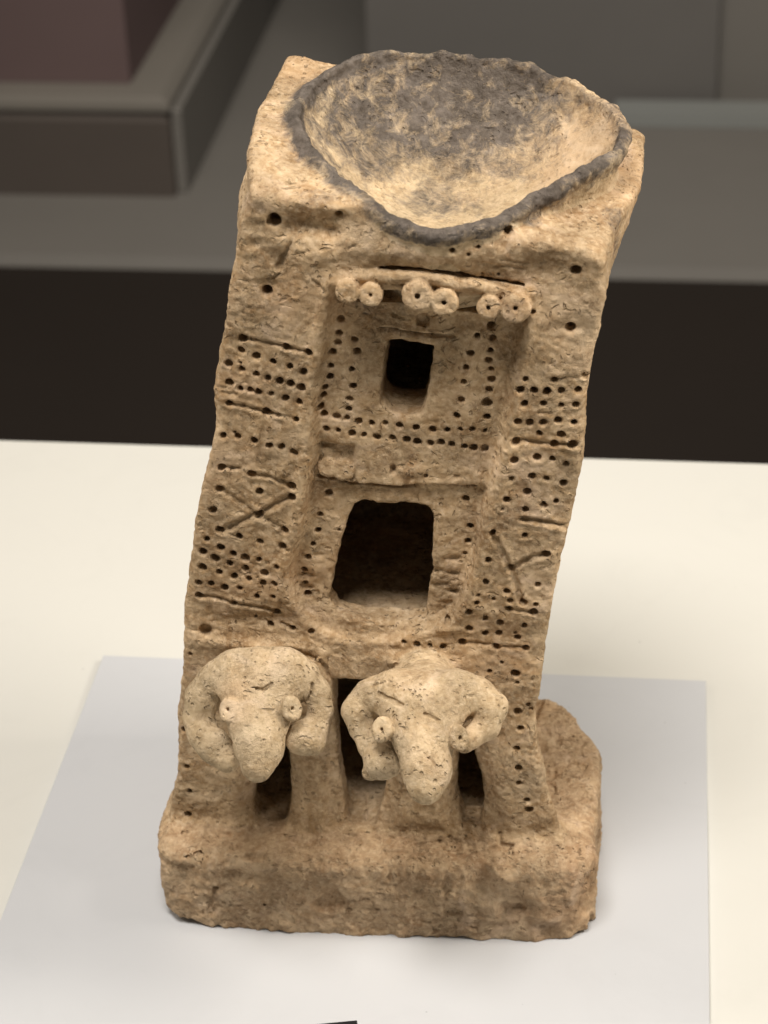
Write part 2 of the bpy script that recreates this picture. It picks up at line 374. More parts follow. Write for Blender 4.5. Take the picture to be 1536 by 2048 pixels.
# grooves drawn between punched holes; coordinates per enlarged view: origin and scale
VA = (400, 640, 6.4); VB = (360, 900, 5.12); VC = (620, 600, 3.84); VD = (1000, 700, 7.68); VE = (900, 900, 4.875)
VF = (560, 860, 3.491); VG = (440, 380, 4.8); VH = (900, 380, 3.657); VI = (950, 1280, 4.654); VJ = (300, 1480, 3.657); VK = (340, 1270, 4.267)
def vw(v, p): return (v[0] + p[0] / v[2], v[1] + p[1] / v[2])
grooves = [
    (VA, 1.5, 1.1, [(560, 225), (760, 270), (930, 310), (1100, 350), (1390, 410)]),
    (VA, 1.7, 1.1, [(370, 1070), (560, 1105), (850, 1185), (1000, 1220)]), (VA, 0.8, 0.9, [(1000, 1220), (1235, 1272)]),
    (VA, 0.7, 0.8, [(230, 870), (400, 885)]), (VA, 0.9, 0.8, [(285, 930), (470, 945)]),
    (VB, 1.6, 1.0, [(418, 188), (600, 195)]), (VB, 2.0, 1.2, [(732, 248), (940, 300), (1145, 370)]),
    (VB, 1.1, 1.2, [(402, 402), (600, 540), (798, 668), (930, 760), (1068, 830)]),
    (VB, 2.0, 1.5, [(1140, 480), (960, 580), (798, 665), (650, 720), (430, 840)]),
    (VB, 1.5, 1.1, [(192, 1495), (380, 1525), (558, 1572), (800, 1620), (990, 1665)]), (VB, 0.8, 0.8, [(430, 855), (600, 888)]),
    (VB, 1.2, 0.7, [(1060, 1030), (1140, 1025), (1240, 965)]), (VB, 1.0, 0.8, [(870, 1770), (930, 1800)]), (VB, 1.6, 1.0, [(1040, 1800), (1150, 1835)]),
    (VB, 0.8, 0.6, [(70, 1840), (200, 1860)]), (VB, 0.9, 0.7, [(820, 960), (820, 1100)]),
    (VD, 1.5, 1.0, [(240, 1405), (360, 1385), (500, 1420), (660, 1440), (835, 1445), (1115, 1455)]), (VD, 0.7, 0.8, [(838, 430), (1308, 410)]),
    (VD, 1.0, 0.8, [(600, 960), (790, 985)]),
    (VE, 2.1, 1.3, [(700, 678), (900, 705), (1020, 735), (1160, 770)]),
    (VE, 1.9, 1.3, [(430, 850), (510, 980), (590, 1147), (640, 1280), (690, 1470)]),
    (VE, 2.1, 1.4, [(590, 1165), (700, 1090), (800, 1050), (937, 1020)]),
    (VE, 1.2, 1.0, [(575, 1545), (815, 1590)]), (VE, 1.4, 1.1, [(118, 1880), (390, 1910), (735, 1940)]),
    (VG, 1.6, 0.7, [(450, 862), (520, 842), (575, 810)]), (VG, 2.0, 1.4, [(560, 750), (620, 620), (680, 520)]),
    (VG, 1.2, 0.6, [(1230, 548), (1310, 512)]), (VG, 0.8, 0.5, [(650, 640), (880, 570)]), (VG, 1.4, 0.8, [(900, 860), (1010, 960)]),
    (VH, 1.0, 0.6, [(300, 553), (350, 556)]), (VH, 0.8, 0.7, [(240, 520), (540, 580)]), (VH, 0.8, 0.7, [(370, 490), (570, 550)]),
    (VJ, 0.9, 0.8, [(170, 860), (330, 820), (470, 770), (600, 740)]), (VJ, 1.0, 0.7, [(860, 940), (960, 920)]),
    (VI, 1.0, 0.6, [(70, 990), (110, 1120)]), (VI, 0.9, 0.7, [(200, 970), (270, 910)]), (VI, 0.8, 0.6, [(510, 860), (530, 940)]),
    (VF, 0.5, 0.5, [(240, 640), (400, 700)]),
]
for v, dp, wd, pts in grooves: seg_groove([vw(v, p) for p in pts], dp, wd)
for dp, wd, pts in [(1.6, 0.9, [(540, 220), (610, 218), (700, 245), (850, 262), (1000, 270), (1110, 272)]), (1.0, 0.8, [(640, 115), (700, 140), (770, 150)]),
                    (0.8, 0.7, [(390, 100), (470, 115), (560, 155)])]:
    seg_groove([vw(VC, p) for p in pts], dp, wd, YF + 7)
seg_groove([vw(VF, p) for p in [(260, 328), (400, 335), (470, 360), (640, 378), (800, 392), (1000, 378), (1365, 382)]], 2.6, 0.7, YF + 7, 0.1)
# short random cuts and dents of chaff all over the face
rs = np.random.RandomState(3)
for i in range(450):
    px, py = rs.uniform(350, 1210), rs.uniform(400, 1680); an = rs.normal(0.2, 0.7); ln = rs.uniform(5, 17)
    seg_groove([(px, py), (px + ln * math.cos(an), py + ln * math.sin(an))], rs.uniform(0.15, 0.6), rs.uniform(0.4, 0.75), YF + 2, 0.2)

D = D.astype(np.float32)
def sampD(x, z):
    u = np.clip((x - GX0) / GS, 0, D.shape[0] - 1.01); v = np.clip((z - GZ0) / GS, 0, D.shape[1] - 1.01)
    i = u.astype(np.int32); j = v.astype(np.int32); fu = u - i; fv = v - j
    return (D[i, j] * (1 - fu) + D[i + 1, j] * fu) * (1 - fv) + (D[i, j + 1] * (1 - fu) + D[i + 1, j + 1] * fu) * fv

# --- punched holes
holes = []                                           # x, z, radius, depth below the local surface
def punch(v, pts, r=7.2, depth=7.0, y=YF):
    for p in pts:
        px, py = vw(v, p)
        rr = p[2] if len(p) > 2 else r
        x, z = fxz(px, py, y)
        holes.append((x, z, rr * 0.252 * (1 + 0.10 * rs.normal()), depth * (0.6 if rr < 5.5 else 1) * rs.uniform(0.55, 1.2)))
punch(VA, [(540, 235), (1100, 350), (1390, 410), (520, 392), (715, 466), (935, 538), (1150, 604), (1325, 660), (358, 572), (535, 620), (720, 695, 6), (870, 740), (1018, 778), (1157, 810), (1300, 860), (378, 808), (515, 880), (640, 897), (748, 920), (912, 944), (1090, 1005), (1275, 1048), (370, 1073), (850, 1187), (1235, 1276), (290, 1498), (480, 1508), (690, 1545), (890, 1608), (1042, 1620), (1200, 1684, 8), (525, 545, 3), (440, 1450, 2.5)])
punch(VB, [(418, 188), (732, 250), (1145, 373), (402, 406), (808, 443), (1140, 488), (335, 623), (798, 672, 9), (400, 830), (1068, 834), (605, 890), (820, 945), (272, 925, 6), (1048, 990), (415, 1008), (228, 1058), (543, 1070, 6), (350, 1112), (663, 1110), (808, 1125), (512, 1163), (990, 1198), (232, 1210), (670, 1218), (402, 1260), (868, 1268, 8), (550, 1303), (703, 1330, 6), (192, 1364), (310, 1370), (848, 1368), (968, 1378), (455, 1415), (612, 1428), (192, 1498), (788, 1510), (950, 1510), (558, 1573), (990, 1668), (765, 1731, 3.5), (920, 1807, 7), (258, 1858, 11.5), (1345, 1863, 6), (1150, 1838, 5)])
punch(VC, [(235, 140), (220, 245), (215, 319), (180, 395), (160, 496), (153, 581), (120, 658), (103, 720), (85, 800), (347, 297), (360, 392), (323, 529, 6), (330, 652, 6), (305, 755), (303, 828, 6),
           (110, 865), (207, 886), (283, 900), (375, 923), (473, 943), (578, 948), (690, 965), (812, 985), (935, 998), (1055, 996), (1153, 988, 6), (1250, 983, 6), (1343, 996),
           (125, 975), (217, 991), (325, 1016), (415, 1030), (515, 1043), (633, 1063), (740, 1083), (827, 1096), (925, 1098), (1007, 1093), (1088, 1106), (1187, 1116), (1260, 1123), (1340, 1130),
           (1392, 195), (1400, 286), (1387, 385), (1373, 460), (1393, 528), (1393, 603), (1375, 683), (1365, 785, 9.5), (1360, 890), (1283, 275), (1235, 410), (1200, 513, 6), (1183, 620), (1160, 760, 6.5), (1128, 886, 8)], 6.8, 5.0, YF + 7)
punch(VC, [(868, 150, 13)], 13, 2.2, YF + 7)
punch(VD, [(390, 438), (838, 450), (1308, 408), (312, 598), (527, 623), (725, 640), (940, 628), (1192, 623), (372, 834), (667, 824), (943, 857), (1160, 838), (270, 1083), (460, 1118), (660, 1118), (890, 1083), (1135, 1122), (605, 1284), (943, 1294), (240, 1408), (835, 1448), (1115, 1458)], 7.0)
punch(VE, [(628, 92), (850, 80), (1000, 95), (1133, 139), (597, 275), (800, 260, 6), (943, 285), (1103, 339), (757, 417), (553, 482), (730, 582), (915, 550), (1030, 517), (417, 800), (725, 834), (370, 1062), (937, 1017), (590, 1149), (350, 1279), (853, 1318), (555, 1379), (280, 1407, 4.5), (258, 1482, 5), (430, 1447, 5), (588, 1467, 5.5), (715, 1492), (838, 1512, 5), (190, 1572), (575, 1548), (815, 1582), (345, 1640), (490, 1693), (725, 1716), (185, 1748), (337, 1800), (477, 1803), (660, 1840, 5), (118, 1883), (447, 1928), (735, 1943), (510, 572, 3.5), (635, 1795, 2.5)], 6.9)
punch(VB, [(1440, 657), (1410, 827), (1362, 967), (1310, 1088), (1280, 1220), (1280, 1362), (1307, 1475)], 6.3, 5, YF + 8)
punch(VE, [(155, 468, 8), (203, 737), (175, 872), (150, 987, 4)], 6.5, 5, YF + 8)
punch(VF, [(340, 440, 8.5), (1178, 1282, 6), (305, 240, 3), (1020, 305, 3.5), (415, 690, 4)], 6, 5, YF + 8)
punch(VF, [(863, 1489), (960, 1497), (1048, 1500), (1140, 1507)], 6.3)
punch(VI, [(380, 312, 12), (250, 213, 4.5), (135, 300, 5), (395, 672, 8.5), (425, 828, 7.5), (390, 1012), (405, 1192), (407, 1332, 6), (480, 1494, 6.5), (505, 1578), (500, 600, 4.5), (520, 650, 3.5), (395, 400, 3)], 7)
punch(VJ, [(270, 195, 6.5), (285, 370, 6.5), (280, 550, 7)], 7); punch(VK, [(170, 167, 5), (118, 818, 5.5)], 5)
punch(VG, [(515, 292, 14), (445, 980, 10)], 12, 18); punch(VG, [(1130, 240, 5)], 5)
punch(VH, [(415, 300, 8), (922, 587, 11.5), (885, 1010, 9), (605, 882, 5), (25, 402, 5), (215, 386, 4), (140, 434, 4), (355, 615, 3), (232, 605, 2.5)], 8, 10)
HO = np.array(holes)
for hx, hz, hr, hd in holes:                         # clay pushed up round the punched holes
    i0, j0 = int((hx - 6 - GX0) / GS), int((hz - 6) / GS); sl = (slice(max(i0, 0), i0 + 25), slice(max(j0, 0), j0 + 25))
    q = np.hypot(GXX[sl] - hx, GZZ[sl] - hz)
    side = 0.5 + 0.5 * np.cos(np.arctan2(GZZ[sl] - hz, GXX[sl] - hx) - rs.uniform(0, 6.28))
    D[sl] -= (rs.uniform(0.1, 0.55) * (0.3 + 0.7 * side) * np.exp(-((q - hr - 0.7) / 0.7) ** 2)).astype(np.float32)

# --- openings (polygons on the front plane, cut straight back)
win = [fxz(*vw(VC, p), YF + 7) for p in [(598, 310), (700, 318), (955, 352), (940, 470), (915, 640), (880, 800), (850, 880), (770, 893), (690, 885), (600, 862), (540, 800), (535, 700), (560, 560), (572, 420)]]
door = [fxz(*vw(VF, p), YF + 10) for p in [(520, 500), (600, 478), (700, 490), (860, 488), (1000, 505), (1060, 540), (1078, 590), (1068, 720), (1060, 850), (1075, 960), (1045, 1060), (1030, 1180), (1030, 1290), (900, 1310), (600, 1300), (400, 1240), (345, 1150), (370, 1010), (420, 800), (470, 620)]]
gate = [fxz(*p) for p in [(664, 1356), (775, 1362), (774, 1480), (766, 1600), (752, 1656), (694, 1656), (676, 1560), (666, 1450)]]
gap_l = [fxz(*p) for p in [(520, 1480), (572, 1480), (578, 1590), (575, 1668), (548, 1682), (515, 1670), (503, 1620), (512, 1540)]]
gap_r = [fxz(*p) for p in [(915, 1500), (940, 1510), (958, 1570), (966, 1625), (958, 1655), (925, 1654), (908, 1600)]]

# --- bowl rim: plan position and height around the centre
rim_px = [(880, 468, 14), (790, 448, 17), (715, 392, 28), (640, 330, 45), (590, 260, 68), (578, 225, 85), (610, 170, 112), (680, 120, 135), (760, 105, 147), (880, 102, 152), (990, 118, 152), (1060, 130, 150), (1150, 165, 138), (1225, 210, 115), (1258, 265, 90), (1245, 300, 75), (1180, 335, 55), (1080, 390, 38), (1000, 440, 20)]
BC = np.array([41.0, 82.0])
RP = np.array([fp(*p) for p in rim_px])
RP[:, 2] -= 1.5
phi = np.arctan2(RP[:, 1] - BC[1], RP[:, 0] - BC[0]); rho = np.hypot(RP[:, 1] - BC[1], RP[:, 0] - BC[0]) - 3.0
od = np.argsort(phi); phi, rho, rz_ = phi[od], rho[od], RP[od, 2]
pt = np.linspace(-math.pi, math.pi, 721)
RHO = np.interp(pt, np.r_[phi - 2 * math.pi, phi, phi + 2 * math.pi], np.r_[rho, rho, rho])
RIMZ = np.interp(pt, np.r_[phi - 2 * math.pi, phi, phi + 2 * math.pi], np.r_[rz_, rz_, rz_])
ker = np.hanning(23); ker /= ker.sum()
def cyc(a_): return np.convolve(np.r_[a_[-61:-1], a_, a_[1:61]], ker, 'same')[60:-60]
RHO = cyc(RHO); RIMZ = cyc(RIMZ)
nz1 = vnoise(np.cos(pt) * 30, np.sin(pt) * 30, 0 * pt, 5, 6); nz2 = vnoise(np.cos(pt) * 60, np.sin(pt) * 60, 0 * pt, 5, 7)
chip = sstep(-0.6, 0.9, np.sin(pt))                  # the back of the rim is chipped
RIMZ = RIMZ + nz1 * 1.1 + nz2 * 1.1 * chip; RHO = RHO + nz1 * 0.8 + nz2 * 0.6
BZ = 352.0                                           # deepest point of the bowl
def bowl_polar(x, y):
    dx = x - BC[0]; dy = y - BC[1]
    r = np.hypot(dx, dy); a_ = np.arctan2(dy, dx)
    u = (a_ + math.pi) / (2 * math.pi) * 720
    i = np.clip(u.astype(np.int32), 0, 719); f = u - i
    return r, RHO[i] * (1 - f) + RHO[i + 1] * f, RIMZ[i] * (1 - f) + RIMZ[i + 1] * f

# --- capsule chains
def rcone(x, y, z, a_, b_, ra, rb):
    ax_, ay_, az_ = a_; e = np.asarray(b_) - np.asarray(a_)
    wx, wy, wz = x - ax_, y - ay_, z - az_
    t = np.clip((wx * e[0] + wy * e[1] + wz * e[2]) / (e @ e + 1e-9), 0, 1)
    return np.sqrt((wx - e[0] * t) ** 2 + (wy - e[1] * t) ** 2 + (wz - e[2] * t) ** 2) - (ra + (rb - ra) * t)
def chain(x, y, z, pts, k):
    d = None
    for (a_, ra), (b_, rb) in zip(pts[:-1], pts[1:]):
        q = rcone(x, y, z, a_, b_, ra, rb)
        d = q if d is None else smin(d, q, k)
    return d
def P4(l): return [(fp(px, py, y), r) for px, py, y, r in l]
RAMS = [
    dict(neck=P4([(525, 1350, 30, 15), (522, 1375, -4, 17)]),
         crown=P4([(432, 1362, -5, 8.8), (474, 1342, -6.5, 9.0), (520, 1336, -7.5, 9.0), (566, 1339, -6.5, 9.0), (606, 1358, -5, 8.6)]),
         head=P4([(521, 1398, -14, 15.0), (519, 1448, -25, 13.2), (518, 1496, -36, 11.2), (515, 1530, -43, 7.8)]),
         horns=[P4([(430, 1362, -5, 8.6), (405, 1396, -8, 7.8), (397, 1436, -12, 7.0), (407, 1470, -17, 7.0), (430, 1494, -22, 7.4), (456, 1520, -28, 6.0)]),
                P4([(608, 1358, -5, 8.2), (634, 1386, -9, 6.2), (643, 1420, -13, 5.2), (630, 1458, -19, 6.2), (604, 1476, -25, 7.4), (626, 1487, -25, 5.8)])],
         hollow=P4([(432, 1424, -18, 7.8), (617, 1420, -19, 5.2)]),
         eyes=[(459, 1419, 20, 28, -0.55), (583, 1417, 21, 28, 0.4)]),
    dict(neck=P4([(848, 1338, 30, 14), (850, 1395, -4, 16)]),
         crown=P4([(742, 1394, -11, 8.4), (795, 1383, -12.5, 8.6), (850, 1383, -13, 8.6), (905, 1383, -12.5, 8.6), (956, 1393, -11, 8.8)]),
         head=P4([(849, 1426, -20, 15.2), (847, 1476, -31, 13.0), (853, 1545, -46, 11.0), (852, 1574, -52, 7.8)]),
         horns=[P4([(738, 1397, -11, 8.2), (717, 1422, -15, 7.3), (725, 1456, -19, 5.7), (744, 1488, -25, 6.4), (766, 1521, -32, 8.4), (741, 1545, -33, 4.0)]),
                P4([(957, 1394, -11, 8.8), (981, 1415, -15, 7.4), (972, 1453, -20, 5.8), (930, 1485, -29, 4.8)])],
         hollow=P4([(748, 1452, -24, 5.0), (944, 1452, -23, 4.6)]),
         eyes=[(766, 1459, 19, 22, -0.5), (917, 1476, 18, 26, 0.6)]),
]
def ram_head(r, x, y, z):
    d = chain(x, y, z, r['head'], 2.5)
    d = smin(d, chain(x, y, z, r['crown'], 4), 8)
    for c_ in (r['crown'][0], r['crown'][4]):           # broad forehead narrowing to the nose
        h1 = r['head'][1]
        q = rcone(x, y, z, c_[0] * 0.75 + r['crown'][2][0] * 0.25, h1[0] + (c_[0] - h1[0]) * np.array([0.12, 0.1, 0.1]), 8.5, 8.0)
        d = smin(d, q, 6)
    for c_, sx in ((r['crown'][1], -4.5), (r['crown'][3], 4.5)):      # flat forehead
        d = smin(d, rcone(x, y, z, c_[0], r['head'][1][0] + np.array([sx, 1.0, 2.0]), 8.6, 8.8), 5)
    d = smin(d, chain(x, y, z, r['neck'], 2), 6)
    for c_, rr in r['hollow']: d = smax(d, rr - np.sqrt((x - c_[0]) ** 2 + (y - c_[1]) ** 2 + (z - c_[2]) ** 2), 2.5)
    return d
def ram_all(r, x, y, z):
    d = ram_head(r, x, y, z)
    for h in r['horns']: d = smin(d, chain(x, y, z, h, 3), 1.6)
    return d
CAMmm = CAM * 1000
def hit(fn, px, py, t0=900, t1=1300):
    d = ray(px, py); d = d / np.linalg.norm(d); t = t0
    for _ in range(200):
        p = CAMmm + d * t
        q = float(fn(np.array([p[0]]), np.array([p[1]]), np.array([p[2]]))[0])
        t += max(q * 0.95, 0.05)
        if q < 0.08 or t > t1: break
    return CAMmm + d * t, d
DISCS = []     # centre, radius a, radius b, half thickness, normal, hole radius, (kind, index)
for ri, r in enumerate(RAMS):
    for (px, py, w, h, side) in r['eyes']:
        c = fp(px, py, -27.0 if ri == 0 else -35.0)   # clay pellet pressed on beside the nose, turned outward
        n = CAMmm - c; n = n / np.linalg.norm(n) + np.array([side * 0.6, 0, 0]); n /= np.linalg.norm(n)
        DISCS.append((c, 4.8, 5.9, 2.6, n, 1.0, ('eye', ri)))
nf = np.array([0.0, -0.97, 0.24])
for (px, py, r_, hr) in [(697, 581, 22, 0), (743, 587, 22, 0.8), (836, 589, 29, 1.05), (890, 602, 26, 1.05), (978, 612, 23, 1.05), (1032, 613, 29, 1.15)]:
    c = fp(px, py, YF - 5.0)
    DISCS.append((c, r_ * 0.232, r_ * 0.225, 4.6, nf, hr, ('beam_end', -1)))
for (px, py, r_) in [(655, 934, 20), (687, 938, 22)]:
    DISCS.append((fp(px, py, YF + 7), r_ * 0.235, r_ * 0.225, 2.4, nf, 0, ('broken_beam_end', -1)))
def disc_sd(dc, x, y, z):
    c, ra, rb, th, n, hr, _ = dc
    upv = np.array([0, 0, 1.0]); u = np.cross(upv, n); u /= np.linalg.norm(u); v = np.cross(n, u)
    wx, wy, wz = x - c[0], y - c[1], z - c[2]
    a_ = wx * u[0] + wy * u[1] + wz * u[2]; b_ = wx * v[0] + wy * v[1] + wz * v[2]; h = wx * n[0] + wy * n[1] + wz * n[2]
    rr = np.hypot(a_, b_ * ra / rb)
    q1 = rr - (ra - 1.6); q2 = np.abs(h) - (th - 1.6)
    d = np.hypot(np.maximum(q1, 0), np.maximum(q2, 0)) + np.minimum(np.maximum(q1, q2), 0) - 1.6
    if hr: d = smax(d, -np.maximum(np.hypot(a_, b_) - hr, -h), 0.5)
    return d
ROLL = P4([(690, 556, YF + 1, 1.8), (722, 550, YF - 0.5, 2.8), (770, 551, YF - 2, 3.6), (845, 551, YF - 2, 3.4), (910, 563, YF - 2, 3.7), (985, 578, YF - 1.5, 3.4), (1060, 584, YF - 0.5, 2.8)])
CRACKS = []
for pts, y in [([(455, 1303), (500, 1300), (530, 1303), (560, 1300), (580, 1297), (605, 1305), (635, 1320), (655, 1345)], 8), ([(760, 537), (850, 538), (905, 545), (975, 562), (1045, 576)], YF - 2)]:
    CRACKS.append([(fp(px, py, y), 1.3) for px, py in pts])

CRACK3 = []
BASEPOLY = [(-98, 0), (-60, -2), (0, -1), (60, 1), (99, 4), (107, 11), (110, 24), (107, 40), (110, 70), (108, 106), (98, 117), (88, 136), (70, 146), (-60, 150), (-88, 146), (-98, 130), (-104, 70), (-109, 20), (-106, 6)]
HB = 47.0

def yb_of(z): return 148 - 10 * sstep(60, 330, z) + 8 * sstep(330, 400, z)

def comps(x, y, z, want_parts=False):
    """all component distances near these points"""
    out = {}
    zmin, zmax = z.min(), z.max(); xmin, xmax = x.min(), x.max(); ymin, ymax = y.min(), y.max()
    m = 14
    # tower
    if zmax > 30 - m:
        xl = np.interp(z, LZ, LX); xr = np.interp(z, RZ, RX)
        dep = y - YF
        top = sstep(340, 385, z)
        xl = xl - 7 * sstep(0, 38, dep) * (1 - 0.6 * sstep(60, 110, dep)) * top + 3 * sstep(10, 60, dep) * (1 - top)
        xr = xr - (0.10 + 0.16 * sstep(150, 60, z)) * np.clip(dep - 4, 0, 140) * sstep(330, 250, z) - 14 * sstep(95, 45, z) * sstep(4, 40, dep)
        xr = xr + 17 * sstep(0, 75, dep) * sstep(315, 380, z)
        wob = vnoise(x, y, z, 30, 8) * 1.4 + vnoise(x, y, z, 9, 9) * 0.3
        s = np.clip((x + 39) / 146, -0.2, 1.2)
        zt = 392 - 25 * s + dep * (0.11 * (1 - s) + 0.06 * s) - 2.5 * np.exp(-((x + 27) / 7) ** 2 - (dep / 12) ** 2) + wob
        front = YF + sampD(x, z) - y
        d = smax(xl - x + wob, x - xr + wob, 4)
        d = smax(d, y - yb_of(z), 5)
        d = smax(d, front, 4.5)
        d = smax(d, z - zt, 4.5)
        d = np.maximum(d, 30 - z)
        # rooms
        if ymax > YF - 5:
            room = np.maximum(np.maximum(xl + 17 - x, x - xr + 17), np.maximum(YF + 19 - y, y - yb_of(z) + 14))
            r1 = smax(room, np.maximum(166 - z, z - 246), 4); r3 = smax(np.maximum(room, YF + 33 - y), np.maximum(264 - z, z - 330), 4)
            r2 = smax(room, np.maximum(HB + 4 - z, z - 138), 4)
            d = smax(d, -r1, 2); d = smax(d, -r3, 2); d = smax(d, -r2, 2)
        if ymax > YF - 20 and ymin < YF + 45:
            def cut(poly, bev):
                ps = np.array(poly)
                if xmax < ps[:, 0].min() - 8 or xmin > ps[:, 0].max() + 8 or zmax < ps[:, 1].min() - 8 or zmin > ps[:, 1].max() + 8: return None
                return smax(poly_sd(poly, x, z), np.maximum(y - YF - 38, YF - 30 - y), 1)
            for poly, bev in ((win, 2.0), (door, 2.0), (gate, 2.5), (gap_l, 3.0), (gap_r, 4.0)):
                c = cut(poly, bev)
                if c is not None: d = smax(d, -c, bev)
        out['tower'] = d
    if zmin < HB + m:
        X = x + vnoise(x, y, z, 12, 10) * 1.3 + vnoise(x, y, z, 5, 17) * 0.4; Y = y + vnoise(x, y, z, 12, 12) * 1.3 + vnoise(x, y, z, 5, 16) * 0.4
        d2 = poly_sd(BASEPOLY, X, Y) - 0.6
        d2 = smax(d2, z - HB - vnoise(x, y, 0 * z, 30, 13) * 1.8 - vnoise(x, y, 0 * z, 9, 18) * 1.2 + 0.12 * np.maximum(10 - y, 0), 7)
        d2 = d2 + 3.2 * sstep(0.35, 0.75, vnoise(x, y, z, 15, 30)) + 1.5 * sstep(0.4, 0.8, vnoise(x, y, z, 7, 31))
        bot = -0.6 + 2.8 * np.maximum(vnoise(x, y, 0 * z, 9, 14), -0.2) + 1.2 * vnoise(x, y, 0 * z, 4, 15) + 5.0 * np.exp(-((x + 106) / 16) ** 2 - (y / 30) ** 2) + 3 * np.exp(-((x - 104) / 9) ** 2 - (y / 20) ** 2)
        d2 = smax(d2, bot - z, 1.6)
        out['base'] = d2
    if zmax > 330 - m:
        r, ro, rz = bowl_polar(x, y)
        u = np.clip(r / ro, 0, 1.3)
        prof = BZ + (rz - BZ) * u ** 2.3
        inner = (prof - z) * 0.75                    # negative above the inner surface
        wall = (r - (ro + 2.8 - 0.30 * np.maximum(rz - z, 0))) * 0.85
        body = smax(wall, z - rz, 3)
        body = np.maximum(body, 335 - z)
        rimt = np.hypot(r - ro, z - rz + 0.8) - 2.7 - 0.9 * vnoise(x, y, z, 11, 27) - 0.25 * vnoise(x, y, z, 4, 28)
        body = smin(body, rimt, 5.0)
        out['bowl'] = body
        out['bowl_in'] = smax(r - ro + 1.6 + 1.0 * vnoise(x, y, z, 9, 32), inner, 4.0)   # negative in the hollow
    if ymin < 40 and zmin < 200 and zmax > 40:
        for i, r in enumerate(RAMS):
            c0 = r['head'][0][0]
            if xmin < c0[0] + 62 and xmax > c0[0] - 62:
                out['ram%d' % i] = ram_head(r, x, y, z)
                for j, h in enumerate(r['horns']): out['horn%d%d' % (i, j)] = chain(x, y, z, h, 3)
    for i, dc in enumerate(DISCS):
        c = dc[0]
        if xmin < c[0] + 12 and xmax > c[0] - 12 and zmin < c[2] + 12 and zmax > c[2] - 12 and ymin < c[1] + 12 and ymax > c[1] - 12:
            out['disc%d' % i] = disc_sd(dc, x, y, z)
    if zmin < 370 and zmax > 320 and ymin < YF + 20:
        out['roll'] = chain(x, y, z, ROLL, 2)
    return out

def field(x, y, z):
    c = comps(x, y, z)
    f = None
    def add(d, k):
        nonlocal f
        f = d if f is None else smin(f, d, k)
    if 'tower' in c: add(c['tower'], 1)
    if 'bowl' in c:
        add(c['bowl'], 4.5); f = smax(f, -c['bowl_in'], 1.5)
    if 'roll' in c: add(c['roll'], 1.5)
    if 'base' in c: add(c['base'], 9)
    xmin, xmax, zmin, zmax, ymin, ymax = x.min(), x.max(), z.min(), z.max(), y.min(), y.max()
    if f is not None and ymin < YF + 40 and ymax > YF - 15:
        sel = HO[(HO[:, 0] > xmin - 6) & (HO[:, 0] < xmax + 6) & (HO[:, 1] > zmin - 6) & (HO[:, 1] < zmax + 6)]
        if len(sel):
            ys = YF + sampD(sel[:, 0], sel[:, 1])
            for (hx, hz, hr, hd), sy in zip(sel, ys):
                q = np.maximum(np.hypot(x - hx, z - hz) - hr * (1 + 0.06 * (sy - y)).clip(0.75, 1.3), y - sy - hd)
                f = smax(f, -q, 0.7)
    for i in range(2):
        if 'ram%d' % i in c:
            rd = c['ram%d' % i]
            for j, hh in enumerate(RAMS[i]['horns']): rd = smax(rd, 1.7 - chain(x, y, z, hh[2:], 3), 0.8)
            for j in range(len(RAMS[i]['horns'])): rd = smin(rd, c['horn%d%d' % (i, j)], 0.4)
            f = rd if f is None else smin(f, rd, 2.5)
    for k, d in c.items():
        if k.startswith('disc'): f = d if f is None else smin(f, d, 0.7)
    if ymin < YF + 10:
        for ch in CRACKS:
            p = np.array([q[0] for q in ch])
            if xmin < p[:, 0].max() + 5 and xmax > p[:, 0].min() - 5 and zmin < p[:, 2].max() + 8 and zmax > p[:, 2].min() - 8 and f is not None:
                d = 1e9
                for (a_, ra), (b_, rb) in zip(ch[:-1], ch[1:]):
                    ex, ez = b_[0] - a_[0], b_[2] - a_[2]
                    t = np.clip(((x - a_[0]) * ex + (z - a_[2]) * ez) / (ex * ex + ez * ez), 0, 1)
                    d = np.minimum(d, np.hypot(x - a_[0] - ex * t, z - a_[2] - ez * t))
                q = np.maximum(d - 0.75 - 0.35 * vnoise(x, y, z, 6, 20), np.abs(y - a_[1]) - 9)
                f = smax(f, -q, 0.6)
    for ch in CRACK3:
        lo_, hi_ = ch[0]
        if f is not None and xmin < hi_[0] and xmax > lo_[0] and ymin < hi_[1] and ymax > lo_[1] and zmin < hi_[2] and zmax > lo_[2]:
            f = smax(f, -(chain(x, y, z, ch[1], 0.5) - 0.45 * vnoise(x, y, z, 5, 33)), 0.5)
    if f is None: f = np.full(x.shape, 50.0)
    return f

